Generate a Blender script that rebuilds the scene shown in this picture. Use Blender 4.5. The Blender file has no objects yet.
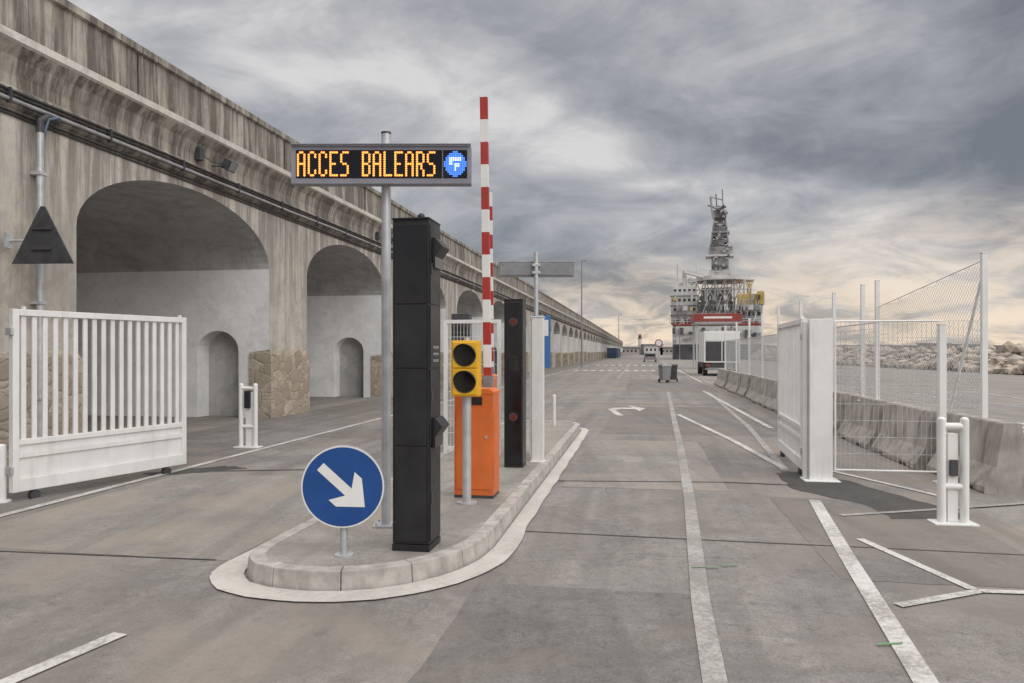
import bpy, bmesh, math, random
from mathutils import Vector, Matrix, noise
random.seed(7)
S=bpy.context.scene
TH=math.atan(128/740)
RZ=-TH
def R(t,s):  # road frame -> world
    return (t*math.cos(TH)+s*math.sin(TH), -t*math.sin(TH)+s*math.cos(TH))

# ---------------------------------------------------------------- materials
def newmat(name):
    m=bpy.data.materials.new(name); m.use_nodes=True
    nt=m.node_tree; b=nt.nodes['Principled BSDF']; return m,nt,b
def N(nt,t,**k):
    n=nt.nodes.new(t)
    for a,v in k.items(): setattr(n,a,v)
    return n
def L(nt,a,b): nt.links.new(a,b)
def coords(nt,scale=(1,1,1),rot=(0,0,0)):
    tc=N(nt,'ShaderNodeTexCoord'); mp=N(nt,'ShaderNodeMapping')
    mp.inputs['Scale'].default_value=scale; mp.inputs['Rotation'].default_value=rot
    L(nt,tc.outputs['Object'],mp.inputs['Vector']); return mp.outputs['Vector']
def noi(nt,vec,scale,detail=4,rough=.6,dist=0,cap=4):
    n=N(nt,'ShaderNodeTexNoise'); n.inputs['Scale'].default_value=scale
    n.inputs['Detail'].default_value=min(detail,cap); n.inputs['Roughness'].default_value=rough
    n.inputs['Distortion'].default_value=dist
    L(nt,vec,n.inputs['Vector']); return n.outputs['Fac']
def mr(nt,v,a,b,c,d):
    n=N(nt,'ShaderNodeMapRange'); n.clamp=True
    L(nt,v,n.inputs[0])
    for i,x in enumerate((a,b,c,d)): n.inputs[i+1].default_value=x
    return n.outputs[0]
def mix(nt,f,a,b,mode='MIX'):
    n=N(nt,'ShaderNodeMix',data_type='RGBA',blend_type=mode)
    for s,v in ((0,f),(6,a),(7,b)):
        if isinstance(v,(int,float)): n.inputs[s].default_value=v
        elif isinstance(v,tuple): n.inputs[s].default_value=(v+(1,))[:4]
        else: L(nt,v,n.inputs[s])
    return n.outputs[2]
def mth(nt,op,a,b=None):
    n=N(nt,'ShaderNodeMath',operation=op)
    for i,v in enumerate((a,b)):
        if v is None: continue
        if isinstance(v,(int,float)): n.inputs[i].default_value=v
        else: L(nt,v,n.inputs[i])
    return n.outputs[0]
def bump(nt,b,h,st,d=.01):
    n=N(nt,'ShaderNodeBump'); n.inputs['Strength'].default_value=st; n.inputs['Distance'].default_value=d
    L(nt,h,n.inputs['Height']); L(nt,n.outputs[0],b.inputs['Normal'])
def M(name,col,rough=.5,var=.12,scale=4,bmp=.1,metal=0,dirt=0,dirtcol=(.12,.10,.08)):
    m,nt,b=newmat(name)
    v=coords(nt)
    n1=noi(nt,v,scale,3,.6); n2=n1
    if bmp>=.3: n2=noi(nt,v,scale*9,3,.6)
    a=tuple(c*(1-var) for c in col); c=tuple(min(1,c*(1+var)) for c in col)
    cc=mix(nt,mr(nt,n1,.35,.65,0,1),a,c)
    if dirt:
        vz=coords(nt,(5,5,.7)); d=noi(nt,vz,1.5,4,.7)
        cc=mix(nt,mr(nt,d,.5,.72,0,dirt),cc,dirtcol)
    L(nt,cc,b.inputs['Base Color'])
    L(nt,mr(nt,n1,.3,.7,max(0,rough-.08),min(1,rough+.1)),b.inputs['Roughness'])
    b.inputs['Metallic'].default_value=metal
    if bmp>=.3: bump(nt,b,n2,bmp,.004)
    return m
def E(name,col,st):
    m,nt,b=newmat(name); b.inputs['Base Color'].default_value=col+(1,)
    b.inputs['Emission Color'].default_value=col+(1,); b.inputs['Emission Strength'].default_value=st
    return m

def asphalt(name,base,crack=.5,stain=.55):
    m,nt,b=newmat(name); v=coords(nt)
    big=noi(nt,v,.25,4,.65,.6); mid=noi(nt,v,1.3,5,.72,.3,5); fine=noi(nt,v,75,2,.7); fine2=noi(nt,v,11,4,.78)
    vs=coords(nt,(1.7,.05,1)); st=noi(nt,vs,1.2,4,.65,.3)
    d=tuple(c*.64 for c in base); l=tuple(c*1.2 for c in base)
    f=mth(nt,'ADD',mth(nt,'MULTIPLY',big,.38),mth(nt,'MULTIPLY',mid,.34)); f=mth(nt,'ADD',f,mth(nt,'MULTIPLY',st,.28))
    c=mix(nt,mr(nt,f,.42,.58,0,1),d,l)
    c=mix(nt,mr(nt,fine,.32,.68,0,.7),c,mix(nt,1.0,c,(.45,.45,.46),'MULTIPLY'))
    c=mix(nt,mr(nt,fine2,.52,.66,0,.6),c,mix(nt,1.0,c,(.58,.55,.53),'MULTIPLY'))
    c=mix(nt,mr(nt,fine2,.44,.30,0,.6),c,mix(nt,1.0,c,(1.35,1.33,1.3),'MULTIPLY'))
    c=mix(nt,mr(nt,noi(nt,v,.6,5,.78,1.2,5),.50,.61,0,stain),c,tuple(x*.5 for x in base))
    c=mix(nt,mr(nt,big,.52,.40,0,.55),c,(base[0]*1.12,base[1]*1.0,base[2]*.87))
    tx=coords(nt,(1,.03,1)); wv=noi(nt,tx,2.6,2,.5)
    c=mix(nt,mth(nt,'MULTIPLY',mr(nt,wv,.54,.62,0,.35),mr(nt,mid,.4,.55,.3,1)),c,tuple(x*.45 for x in base))
    if crack:
        vo=N(nt,'ShaderNodeTexVoronoi',feature='DISTANCE_TO_EDGE'); vo.inputs['Scale'].default_value=.28
        tcv=N(nt,'ShaderNodeVectorMath',operation='ADD'); nn=N(nt,'ShaderNodeTexNoise'); nn.inputs['Scale'].default_value=1.3; nn.inputs['Detail'].default_value=4
        L(nt,v,nn.inputs['Vector']); sc=N(nt,'ShaderNodeVectorMath',operation='SCALE'); sc.inputs[3].default_value=.9
        L(nt,nn.outputs['Color'],sc.inputs[0]); L(nt,v,tcv.inputs[0]); L(nt,sc.outputs[0],tcv.inputs[1]); L(nt,tcv.outputs[0],vo.inputs['Vector'])
        cr=mth(nt,'MULTIPLY',mr(nt,vo.outputs['Distance'],0,.005,1,0),mr(nt,big,.47,.6,0,crack))
        c=mix(nt,cr,c,(.07,.065,.06))
        vp=N(nt,'ShaderNodeTexVoronoi'); vp.inputs['Scale'].default_value=1.9; L(nt,v,vp.inputs['Vector'])
        c=mix(nt,mth(nt,'MULTIPLY',mr(nt,vp.outputs['Distance'],.03,.08,1,0),mr(nt,mid,.44,.56,0,.6)),c,(.09,.085,.08))
    L(nt,c,b.inputs['Base Color']); L(nt,mr(nt,mid,.3,.7,.70,.92),b.inputs['Roughness'])
    bump(nt,b,fine2,.35,.004)
    return m
def paint(name,col,wear=.5,under=(.23,.215,.20),mx=.9):
    m,nt,b=newmat(name); v=coords(nt)
    n=mth(nt,'ADD',mth(nt,'MULTIPLY',noi(nt,v,1.6,4,.7,.4),.5),mth(nt,'MULTIPLY',noi(nt,v,30,4,.8),.5))
    c=mix(nt,noi(nt,v,4,3,.6),tuple(x*.76 for x in col),col)
    lo=.60-wear*.18
    c=mix(nt,mr(nt,n,lo-.05,lo+.08,0,mx),c,under)
    L(nt,c,b.inputs['Base Color']); b.inputs['Roughness'].default_value=.75
    return m
def wallmat(name,base,dark,zdark=None,streak=.6,tan=.35,damp=.45):
    m,nt,b=newmat(name); v=coords(nt)
    vs=coords(nt,(1,1.6,.12))
    big=noi(nt,v,.35,4,.65,.5); mid=noi(nt,v,2.2,5,.76,.2,5); st=noi(nt,vs,1.9,5,.74,.2,5)
    f=mth(nt,'ADD',mth(nt,'MULTIPLY',big,.5),mth(nt,'MULTIPLY',mid,.5))
    c=mix(nt,mr(nt,f,.41,.59,0,1),tuple(x*.74 for x in base),tuple(min(.88,x*1.14) for x in base))
    c=mix(nt,mr(nt,noi(nt,v,.8,4,.7,1),.50,.62,0,tan),c,(base[0]*1.0,base[1]*.91,base[2]*.79))
    if zdark:
        tc=N(nt,'ShaderNodeTexCoord'); sp=N(nt,'ShaderNodeSeparateXYZ'); L(nt,tc.outputs['Object'],sp.inputs[0])
        zz=mr(nt,sp.outputs[2],zdark[0],zdark[1],zdark[2],zdark[3])
        sf=mth(nt,'MULTIPLY',mr(nt,st,.42,.56,0,1),zz)
    else: sf=mr(nt,st,.46,.64,0,streak)
    c=mix(nt,sf,c,dark)
    c=mix(nt,mr(nt,noi(nt,v,1.1,5,.8,.8,5),.52,.62,0,damp),c,tuple(x*.5 for x in base))
    c=mix(nt,mr(nt,mid,.53,.66,0,.5),c,tuple(x*.58 for x in base))
    L(nt,c,b.inputs['Base Color']); b.inputs['Roughness'].default_value=.92
    bump(nt,b,mid,.6,.03)
    return m
def stonemat(name):
    m,nt,b=newmat(name); v0=coords(nt,(1,1,1.4))
    ad=N(nt,'ShaderNodeVectorMath',operation='ADD'); nn=N(nt,'ShaderNodeTexNoise'); nn.inputs['Scale'].default_value=3; L(nt,v0,nn.inputs['Vector'])
    sc=N(nt,'ShaderNodeVectorMath',operation='SCALE'); sc.inputs[3].default_value=.25; L(nt,nn.outputs['Color'],sc.inputs[0]); L(nt,v0,ad.inputs[0]); L(nt,sc.outputs[0],ad.inputs[1]); v=ad.outputs[0]
    vo=N(nt,'ShaderNodeTexVoronoi',feature='DISTANCE_TO_EDGE'); vo.inputs['Scale'].default_value=3.0; L(nt,v,vo.inputs['Vector'])
    vc=N(nt,'ShaderNodeTexVoronoi'); vc.inputs['Scale'].default_value=3.0; L(nt,v,vc.inputs['Vector'])
    sp=N(nt,'ShaderNodeSeparateColor'); L(nt,vc.outputs['Color'],sp.inputs[0])
    c=mix(nt,sp.outputs[0],(.32,.265,.20),(.50,.43,.34))
    c=mix(nt,mr(nt,noi(nt,coords(nt),5,5,.75),.42,.62,0,.7),c,(.28,.24,.20))
    c=mix(nt,mr(nt,vo.outputs['Distance'],.0,.05,.45,0),c,(.24,.21,.18))
    L(nt,c,b.inputs['Base Color']); b.inputs['Roughness'].default_value=.95
    bump(nt,b,mr(nt,vo.outputs['Distance'],0,.10,0,1),.4,.03)
    return m

mRoad=asphalt('asphalt_road',(.268,.252,.238),.8)
mRoadB=asphalt('asphalt_road_repair',(.215,.204,.195),.5,.4)
mRoadC=asphalt('asphalt_road_pale',(.305,.288,.27),.5,.4)
mGround=asphalt('quay_concrete',(.30,.285,.268),.5)
mDarkAsp=asphalt('asphalt_patch',(.075,.072,.069),0)
mGrey2=asphalt('asphalt_gutter',(.235,.222,.21),.8)
mPaint=paint('road_paint',(.64,.63,.60),.55,mx=.8)
mPaintOld=paint('road_paint_worn',(.46,.45,.43),.85,mx=.9)
mBand=paint('concrete_band',(.60,.575,.53),.45,(.38,.355,.33),.75)
mGreen=paint('green_spray',(.12,.38,.14),.6)
mKerb=M('kerb_concrete',(.40,.38,.35),.85,.22,6,.5,dirt=.5,dirtcol=(.2,.18,.16))
mPave=asphalt('island_pavement',(.36,.34,.315),0)
mWall=wallmat('wall_plaster',(.52,.485,.435),(.18,.163,.145),(1.6,5.2,.15,.88))
mPar=wallmat('parapet_concrete',(.41,.375,.33),(.10,.09,.078),(5.3,6.6,.92,.88))
mLedge=wallmat('ledge_paint',(.62,.59,.55),(.34,.31,.28),None,.4)
mJamb=wallmat('whitewashed_wall',(.88,.88,.89),(.66,.65,.63),None,.15,.05,.08)
mVault=wallmat('vault_plaster',(.48,.475,.47),(.30,.29,.28),None,.5,.2)
mStone=stonemat('rubble_stone')
mWhite=M('white_powder_coat',(.76,.76,.75),.42,.05,3,.05,dirt=.28,dirtcol=(.42,.39,.35))
mGalv=M('galvanised_steel',(.50,.51,.53),.45,.12,8,.1,.35)
mWire=M('fence_wire',(.50,.50,.50),.5,.1,3,0)
mBezel=M('sign_bezel',(.23,.23,.27),.5,.08,4,0)
mBlack=M('black_powder_coat',(.018,.018,.02),.42,.25,5,.08)
mBlackG=M('black_gloss',(.01,.01,.012),.12,.2,5,0)
mDarkG=M('dark_grey_metal',(.055,.055,.06),.5,.2,5,.1)
mGreyM=M('grey_metal',(.22,.225,.235),.5,.12,6,.1)
mOrange=M('orange_cabinet',(.68,.16,.035),.45,.08,4,.05,dirt=.25)
mYellow=M('yellow_housing',(.80,.44,.02),.45,.06,4,.05,dirt=.12)
mRed=M('red_band',(.38,.035,.028),.45,.08,4,.03,dirt=.15)
mBlue=M('blue_sign',(.01,.065,.25),.35,.06,4,0)
mSignW=M('sign_white',(.74,.74,.73),.4,.03,4,0,dirt=.15,dirtcol=(.4,.38,.35))
mConc=M('barrier_concrete',(.36,.335,.31),.9,.25,2.5,.6,dirt=.7,dirtcol=(.12,.11,.10))
mCable=M('cable',(.04,.038,.036),.7,.3,5,0)
mPipe=M('pipe_grey',(.30,.30,.31),.5,.15,5,.1)
mRock=M('rock',(.40,.345,.29),.95,.4,.8,0)
mShipW=M('ship_white',(.50,.50,.495),.5,.14,.3,0,dirt=.4,dirtcol=(.27,.2,.16))
mShipG=M('ship_grey',(.27,.27,.275),.6,.3,.3,0)
mShipD=M('ship_dark',(.07,.07,.075),.6,.35,.3,0)
mShipR=M('ship_red',(.30,.05,.04),.5,.2,.3,0)
mShipB=M('ship_blue',(.05,.08,.14),.5,.2,.3,0)
mShipY=M('ship_yellow',(.52,.38,.11),.5,.2,.3,0)
mGlass=M('window_glass',(.02,.025,.03),.1,.1,2,0)
mBlueP=M('blue_panel',(.05,.15,.38),.5,.1,2,0)
mBlueM=M('blue_muted',(.10,.15,.22),.5,.1,2,0)
mLed=E('led_amber',(1.0,.33,.06),1.7)
mLedB=E('led_blue',(.07,.25,1.0),1.2)
mLedW=E('led_white',(.65,.8,1.0),1.1)
mLens=M('signal_lens',(.02,.018,.015),.15,.1,3,0)
mRedL=M('red_lens',(.16,.015,.01),.25,.1,3,0)

# ---------------------------------------------------------------- mesh builder
class MB:
    def __init__(s): s.v=[];s.f=[];s.m=[];s.sm=[];s.mats=[]
    def mi(s,m):
        if m not in s.mats: s.mats.append(m)
        return s.mats.index(m)
    def face(s,pts,m,sm=False):
        i=len(s.v); s.v+= [tuple(p) for p in pts]; s.f.append(tuple(range(i,i+len(pts)))); s.m.append(s.mi(m)); s.sm.append(sm)
    def raw(s,vs,fs,m,sm=False):
        i=len(s.v); s.v+=[tuple(p) for p in vs]
        for f in fs: s.f.append(tuple(i+j for j in f)); s.m.append(s.mi(m)); s.sm.append(sm)
    def box(s,c,d,m,rz=0,rx=0,ry=0,taper=(1,1)):
        hx,hy,hz=d[0]/2,d[1]/2,d[2]/2
        vs=[(x*hx*(taper[0] if z>0 else 1),y*hy*(taper[1] if z>0 else 1),z*hz) for z in(-1,1) for x,y in((-1,-1),(1,-1),(1,1),(-1,1))]
        mt=Matrix.Translation(c)@Matrix.Rotation(rz,4,'Z')@Matrix.Rotation(ry,4,'Y')@Matrix.Rotation(rx,4,'X')
        vs=[mt@Vector(v) for v in vs]
        s.raw(vs,[(3,2,1,0),(4,5,6,7),(0,1,5,4),(1,2,6,5),(2,3,7,6),(3,0,4,7)],m)
    def b2(s,x0,x1,y0,y1,z0,z1,m): s.box(((x0+x1)/2,(y0+y1)/2,(z0+z1)/2),(abs(x1-x0),abs(y1-y0),abs(z1-z0)),m)
    def cyl(s,a,b,r,m,n=16,r2=None,cap=True):
        a=Vector(a);b=Vector(b);r2=r if r2 is None else r2
        q=(b-a).to_track_quat('Z','Y')
        A=[a+q@Vector((r*math.cos(t),r*math.sin(t),0)) for t in[2*math.pi*i/n for i in range(n)]]
        B=[b+q@Vector((r2*math.cos(t),r2*math.sin(t),0)) for t in[2*math.pi*i/n for i in range(n)]]
        s.raw(A+B,[(i,(i+1)%n,n+(i+1)%n,n+i) for i in range(n)],m,n>5)
        if cap: s.face(B,m); s.face(A[::-1],m)
    def tube(s,pts,r,m,n=10):
        for a,b in zip(pts,pts[1:]): s.cyl(a,b,r,m,n)
        for p in pts[1:-1]: s.sph(p,r,m,8,5)
    def sph(s,c,r,m,n=12,k=8,sc=(1,1,1)):
        vs=[];fs=[]
        for j in range(k+1):
            ph=math.pi*j/k
            for i in range(n):
                t=2*math.pi*i/n; vs.append((c[0]+r*sc[0]*math.sin(ph)*math.cos(t),c[1]+r*sc[1]*math.sin(ph)*math.sin(t),c[2]+r*sc[2]*math.cos(ph)))
        for j in range(k):
            for i in range(n): fs.append((j*n+i,(j+1)*n+i,(j+1)*n+(i+1)%n,j*n+(i+1)%n))
        s.raw(vs,fs,m,True)
    def prism(s,poly,axis,a,b,m):
        def P(p,w):
            return {'x':(w,p[0],p[1]),'y':(p[0],w,p[1]),'z':(p[0],p[1],w)}[axis]
        n=len(poly); A=[P(p,a) for p in poly];B=[P(p,b) for p in poly]
        s.raw(A+B,[(i,(i+1)%n,n+(i+1)%n,n+i) for i in range(n)],m); s.face(A[::-1],m); s.face(B,m)
    def out(s,name,loc=(0,0,0),rz=0,bev=0,fix=True):
        me=bpy.data.meshes.new(name); me.from_pydata(s.v,[],s.f)
        for m in s.mats: me.materials.append(m)
        me.polygons.foreach_set('material_index',s.m); me.polygons.foreach_set('use_smooth',s.sm)
        me.update()
        if fix:
            bm=bmesh.new(); bm.from_mesh(me); bmesh.ops.recalc_face_normals(bm,faces=bm.faces); bm.to_mesh(me); bm.free()
        o=bpy.data.objects.new(name,me); S.collection.objects.link(o); o.location=loc; o.rotation_euler=(0,0,rz)
        if bev:
            md=o.modifiers.new('bevel','BEVEL'); md.width=bev; md.segments=2; md.limit_method='ANGLE'; md.angle_limit=math.radians(50)
        return o
def wires(mb,p0,p1,z0,z1,dx,dz,r,m):
    p0=Vector(p0+(0,));p1=Vector(p1+(0,)); Ln=(p1-p0).length; n=max(1,round(Ln/dx))
    for i in range(n+1):
        p=p0.lerp(p1,i/n); mb.cyl((p.x,p.y,z0),(p.x,p.y,z1),r,m,4,cap=False)
    k=max(1,round((z1-z0)/dz))
    for j in range(k+1):
        z=z0+(z1-z0)*j/k; mb.cyl((p0.x,p0.y,z),(p1.x,p1.y,z),r,m,4,cap=False)
def chain(mb,p0,p1,z0,top0,top1,pitch,r,m):
    p0=Vector(p0);p1=Vector(p1);Ln=(p1-p0).length
    top=lambda u: top0+(top1-top0)*u/Ln
    H=max(top0,top1)-z0
    for sgn in(1,-1):
        k=-int(H/pitch)-1
        while k*pitch<Ln+H:
            u0=k*pitch
            pts=[]
            for i in range(0,41):
                h=H*i/40; u=u0+sgn*h
                if 0<=u<=Ln and z0+h<=top(u): pts.append((u,z0+h))
            if len(pts)>1:
                q=[(p0.lerp(p1,a/Ln).x,p0.lerp(p1,a/Ln).y,z) for a,z in(pts[0],pts[-1])]
                mb.cyl(q[0],q[1],r,m,4,cap=False)
            k+=1

# ---------------------------------------------------------------- ground & road
g=MB(); g.face([(-3000,-400,0),(3000,-400,0),(3000,6000,0),(-3000,6000,0)],mGround); g.out('ground',rz=RZ)
g=MB(); g.face([(-6.25,-6,.004),(3.3,-6,.004),(3.6,60,.004),(4.2,420,.004),(-6.25,420,.004)],mRoad); g.out('road',rz=RZ)
g=MB(); g.face([(-8.8,-6,.004),(-6.25,-6,.004),(-6.25,420,.004),(-8.8,420,.004)],mGrey2); g.out('gutter_strip',rz=RZ)

def strip(mb,pts,w,z,m):
    for (a,b) in zip(pts,pts[1:]):
        a=Vector(a);b=Vector(b); d=(b-a).normalized(); n=Vector((-d.y,d.x))*w/2
        k=max(1,int((b-a).length/6))
        for i in range(k):
            p=a.lerp(b,i/k);q=a.lerp(b,(i+1)/k)
            mb.face([(p.x+n.x,p.y+n.y,z),(p.x-n.x,p.y-n.y,z),(q.x-n.x,q.y-n.y,z),(q.x+n.x,q.y+n.y,z)],m)
mk=MB()
strip(mk,[(.80,2.6),(.981,3.577),(1.2,4.7),(1.92,8.0),(2.9,12.8),(6.24,29.6)],.12,.012,mPaintOld)
strip(mk,[(1.6,2.2),(1.996,3.577),(2.62,5.8),(3.25,7.95)],.12,.012,mPaint)
strip(mk,[(3.66,9.9),(5.0,15.6),(7.84,29.6)],.11,.012,mPaintOld)
strip(mk,[(4.22,18.8),(3.98,13.5),(3.72,10.1)],.11,.0135,mPaint)
strip(mk,[(7.8,30.2),(5.4,15.4)],.12,.0135,mPaint)
strip(mk,[(4.2,10.2),(4.72,8.2)],.08,.012,mPaint)
strip(mk,[(2.96,6.3),(3.09,4.96)],.075,.012,mPaint)
strip(mk,[(2.42,4.64),(3.11,4.92),(3.9,4.83)],.075,.0135,mPaint)
strip(mk,[(3.2,7.2),(4.4,7.5),(6.2,8.0)],.07,.0135,mPaintOld)
strip(mk,[(-2.6,3.1),(-2.43,3.577),(-2.21,4.18)],.10,.012,mPaint)
lx=[R(-6.12,s) for s in(1,6,12,20,40,80,150)]
strip(mk,lx,.11,.012,mPaint)
strip(mk,[R(3.2,40),R(3.4,120)],.12,.012,mPaint)
strip(mk,[R(-1.3,45),R(-1.3,120)],.12,.012,mPaintOld)
for i in range(13):
    x,y=R(-5.4+i*.72,64); mk.box((x,y,.008),(.36,3.0,.004),mPaint,rz=RZ)
for i in range(9):
    a=R(-5+i*.9,90); mk.box((a[0],a[1],.008),(.45,4,.004),mPaint,rz=RZ)
mk.face([(3.15+x*.55,20.4+y*1.5,.012) for x,y in [(-.95,-1.3),(-.65,-1.3),(-.60,-.1),(-.2,.15),(.5,.15),(.5,-.35),(1.15,.35),(.5,1.05),(.5,.5),(-.4,.5),(-.9,.1)]],mPaint)
for i in range(8):
    mk.box((8.0+i*.35,10.3+i*.9,.008),(2.6,.42,.004),mPaint,rz=RZ)
for k in range(5): strip(mk,[R(7.5+k*2.6,26),R(7.9+k*2.6,31)],.1,.008,mPaint)
mk.out('road_marking',fix=False)
g=MB()
for cx,cy,l,a in((1.42,5.45,.20,.05),(1.62,5.5,.12,.2),(3.05,3.95,.05,.6),(3.08,3.98,.06,-.9),(2.05,4.02,.15,.12)):
    g.box((cx,cy,.0165),(l,.014,.003),mGreen,rz=a)
g.out('spray_mark')
g=MB()
def ragged(pts,z,m,j=.05,sub=6):
    o=[]
    for a,b in zip(pts,pts[1:]+pts[:1]):
        for i in range(sub):
            f=i/sub; o.append((a[0]+(b[0]-a[0])*f+random.uniform(-j,j),a[1]+(b[1]-a[1])*f+random.uniform(-j,j),z))
    g.face(o,m)
strip(g,[(.52,9.15),(2.6,9.05),(3.4,8.85)],.045,.0095,mDarkAsp)
strip(g,[(-4.0,9.9),(-1.9,10.1)],.05,.0095,mDarkAsp)
strip(g,[(1.5,23),(7,22)],.05,.0095,mDarkAsp)
strip(g,[R(-1.0,6.5),R(1.0,6.45),R(3.2,6.4)],.02,.0095,mDarkAsp)
strip(g,[R(-6,5.1),R(-3.2,5.2)],.02,.0095,mDarkAsp)
ragged([(-4.9,9.75),(-4.0,10.35),(-3.6,10.15),(-4.6,9.5)],.0080,mDarkAsp)
ragged([(3.45,9.75),(3.8,9.85),(4.15,9.15),(4.30,8.4),(4.45,7.15),(3.62,7.05),(3.66,7.8),(3.30,8.65)],.0080,mDarkAsp,.04)
def area(t0,t1,s0,s1,m,z=.0062):
    P=[(t0,s0),(t1,s0),(t1,s1),(t0,s1)]
    ragged([R(*p) for p in P],z,m,.012,12)
area(-.9,1.0,8.75,13.5,mRoadC); area(-5.9,-3.1,5.2,8.9,mRoadC); area(1.4,3.0,5.5,8.5,mRoadB)
area(-.75,2.9,14.6,22,mRoadB); area(-6.0,-3.0,13.0,15.2,mRoadB); area(-1.1,.35,2.6,5.0,mRoadB); area(-.6,3.1,30,44,mRoadB)
g.out('asphalt_patch',fix=False)

# ---------------------------------------------------------------- island
pts=[(-2.86,15.0),(-2.86,5.35),(-2.85,5.12),(-2.80,4.92),(-2.66,4.74),(-2.45,4.65),(-2.2,4.62),(-1.98,4.65),(-1.77,4.73),(-1.58,4.87),(-1.42,5.06),(-1.3,5.28),(-1.22,5.55),(-1.18,5.9),(-1.18,15.0),(-1.26,15.35),(-1.5,15.6),(-1.95,15.7),(-2.5,15.6),(-2.78,15.35)]
def resample(p,st):
    out=[]
    n=len(p)
    tot=sum((Vector(p[(i+1)%n])-Vector(p[i])).length for i in range(n)); k=int(tot/st); step=tot/k
    acc=0;i=0
    for j in range(k):
        target=j*step
        while True:
            seg=(Vector(p[(i+1)%n])-Vector(p[i])).length
            if acc+seg>=target: break
            acc+=seg;i+=1
        out.append(Vector(p[i]).lerp(Vector(p[(i+1)%n]),(target-acc)/seg))
    return out
ring=resample(pts,.1)
def offset(r,d):
    o=[];n=len(r)
    for i in range(n):
        t=(r[(i+2)%n]-r[i-2]).normalized(); dd=d(r[i]) if callable(d) else d
        o.append(r[i]+Vector((t.y,-t.x))*dd)
    return o
cw=sum(a.x*b.y-b.x*a.y for a,b in zip(ring,ring[1:]+ring[:1]))
sg=1 if cw>0 else -1
inn=offset(ring,-.13*sg); o0=offset(ring,.015*sg); inn2=offset(ring,-.125*sg)
outr=offset(ring,lambda p:sg*(.17+.06*max(0,min(1,(6.5-p.y)/1.5))+.02*noise.noise(Vector((p.x*2,p.y*2,0)))))
g=MB(); n=len(ring); step=5; i=0
while i<n:
    e=min(i+step,n); idx=[j for j in range(i,e+1)]
    O=[ring[j%n] for j in idx]; I=[inn[j%n] for j in idx]
    if len(O)>1:
        d0=(O[1]-O[0]).normalized()*.005
        O[0]=O[0]+d0;I[0]=I[0]+d0
        jz=random.uniform(-.003,.003)
        bot=[(p.x,p.y,-.02) for p in O]+[(p.x,p.y,-.02) for p in reversed(I)]
        topO=[p+(q-p)*.14 for p,q in zip(O,I)]
        top=[(p.x,p.y,.142+jz) for p in topO]+[(p.x,p.y,.142+jz) for p in reversed(I)]
        m=len(bot)
        g.raw(bot+top,[(a,(a+1)%m,m+(a+1)%m,m+a) for a in range(m)]+[tuple(range(m,2*m))],mKerb)
    i=e
g.out('kerb',rz=RZ,bev=.008)
g=MB(); g.face([(p.x,p.y,.134) for p in inn2],mPave); 
g.out('island_pavement',rz=RZ,fix=False)
g=MB(); 
for i in range(n):
    a,b=o0[i],o0[(i+1)%n]; c,d=outr[(i+1)%n],outr[i]
    g.face([(a.x,a.y,.0155),(b.x,b.y,.0155),(c.x,c.y,.0155),(d.x,d.y,.0155)],mBand)
g.out('island_border_marking',rz=RZ,fix=False)

# ---------------------------------------------------------------- arcade wall
T0=-8.82; PER=8.25; HW=3.1; ZS=3.6; RISE=1.25; ZT=5.0; NB=46; TB=-16.0
g=MB()
def za(s,c): 
    q=max(0,1-((s-c)/HW)**2); return ZS+RISE*math.sqrt(q)
for b in range(-2,NB):
    c=13.5+b*PER; s0=c-HW; s1=c+HW; sp=c-PER/2; sn=c+PER/2
    for a,e in((sp,s0),(s1,sn)):
        for z0,z1 in((0,ZS),(ZS,ZT)): g.face([(T0,a,z0),(T0,e,z0),(T0,e,z1),(T0,a,z1)],mWall)
    K=28 if b<8 else 12
    ss=[c-HW*math.cos(math.pi*i/K) for i in range(K+1)]
    for a,e in zip(ss,ss[1:]):
        g.face([(T0,a,za(a,c)),(T0,e,za(e,c)),(T0,e,ZT),(T0,a,ZT)],mWall)
        g.face([(T0,a,za(a,c)),(T0,e,za(e,c)),(TB,e,za(e,c)),(TB,a,za(a,c))],mVault,True)
        g.face([(TB,a,0),(TB,e,0),(TB,e,za(e,c)),(TB,a,za(a,c))],mJamb)
    g.face([(T0,s0,0),(TB,s0,0),(TB,s0,ZS),(T0,s0,ZS)],mJamb)
    if b<10:
        g.face([(T0,s1,0),(-9.62,s1,0),(-9.62,s1,ZS),(T0,s1,ZS)],mJamb)
        g.face([(-10.72,s1,0),(TB,s1,0),(TB,s1,ZS),(-10.72,s1,ZS)],mJamb)
        K2=12;cn=-10.17;hw=.55; tt=[cn-hw*math.cos(math.pi*i/K2) for i in range(K2+1)]
        zn=lambda t:1.62+.5*math.sqrt(max(0,1-((t-cn)/hw)**2))
        for a,e in zip(tt,tt[1:]):
            g.face([(a,s1,zn(a)),(e,s1,zn(e)),(e,s1,ZS),(a,s1,ZS)],mJamb)
            g.face([(a,s1,zn(a)),(e,s1,zn(e)),(e,s1+.5,zn(e)),(a,s1+.5,zn(a))],mJamb,True)
            g.face([(a,s1+.5,0),(e,s1+.5,0),(e,s1+.5,zn(e)),(a,s1+.5,zn(a))],mVault)
        for t in(cn-hw,cn+hw): g.face([(t,s1,0),(t,s1+.5,0),(t,s1+.5,1.62),(t,s1,1.62)],mJamb)
    else: g.face([(T0,s1,0),(TB,s1,0),(TB,s1,ZS),(T0,s1,ZS)],mJamb)
SA=13.5-2.5*PER; SB=13.5+(NB-.5)*PER
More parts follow.
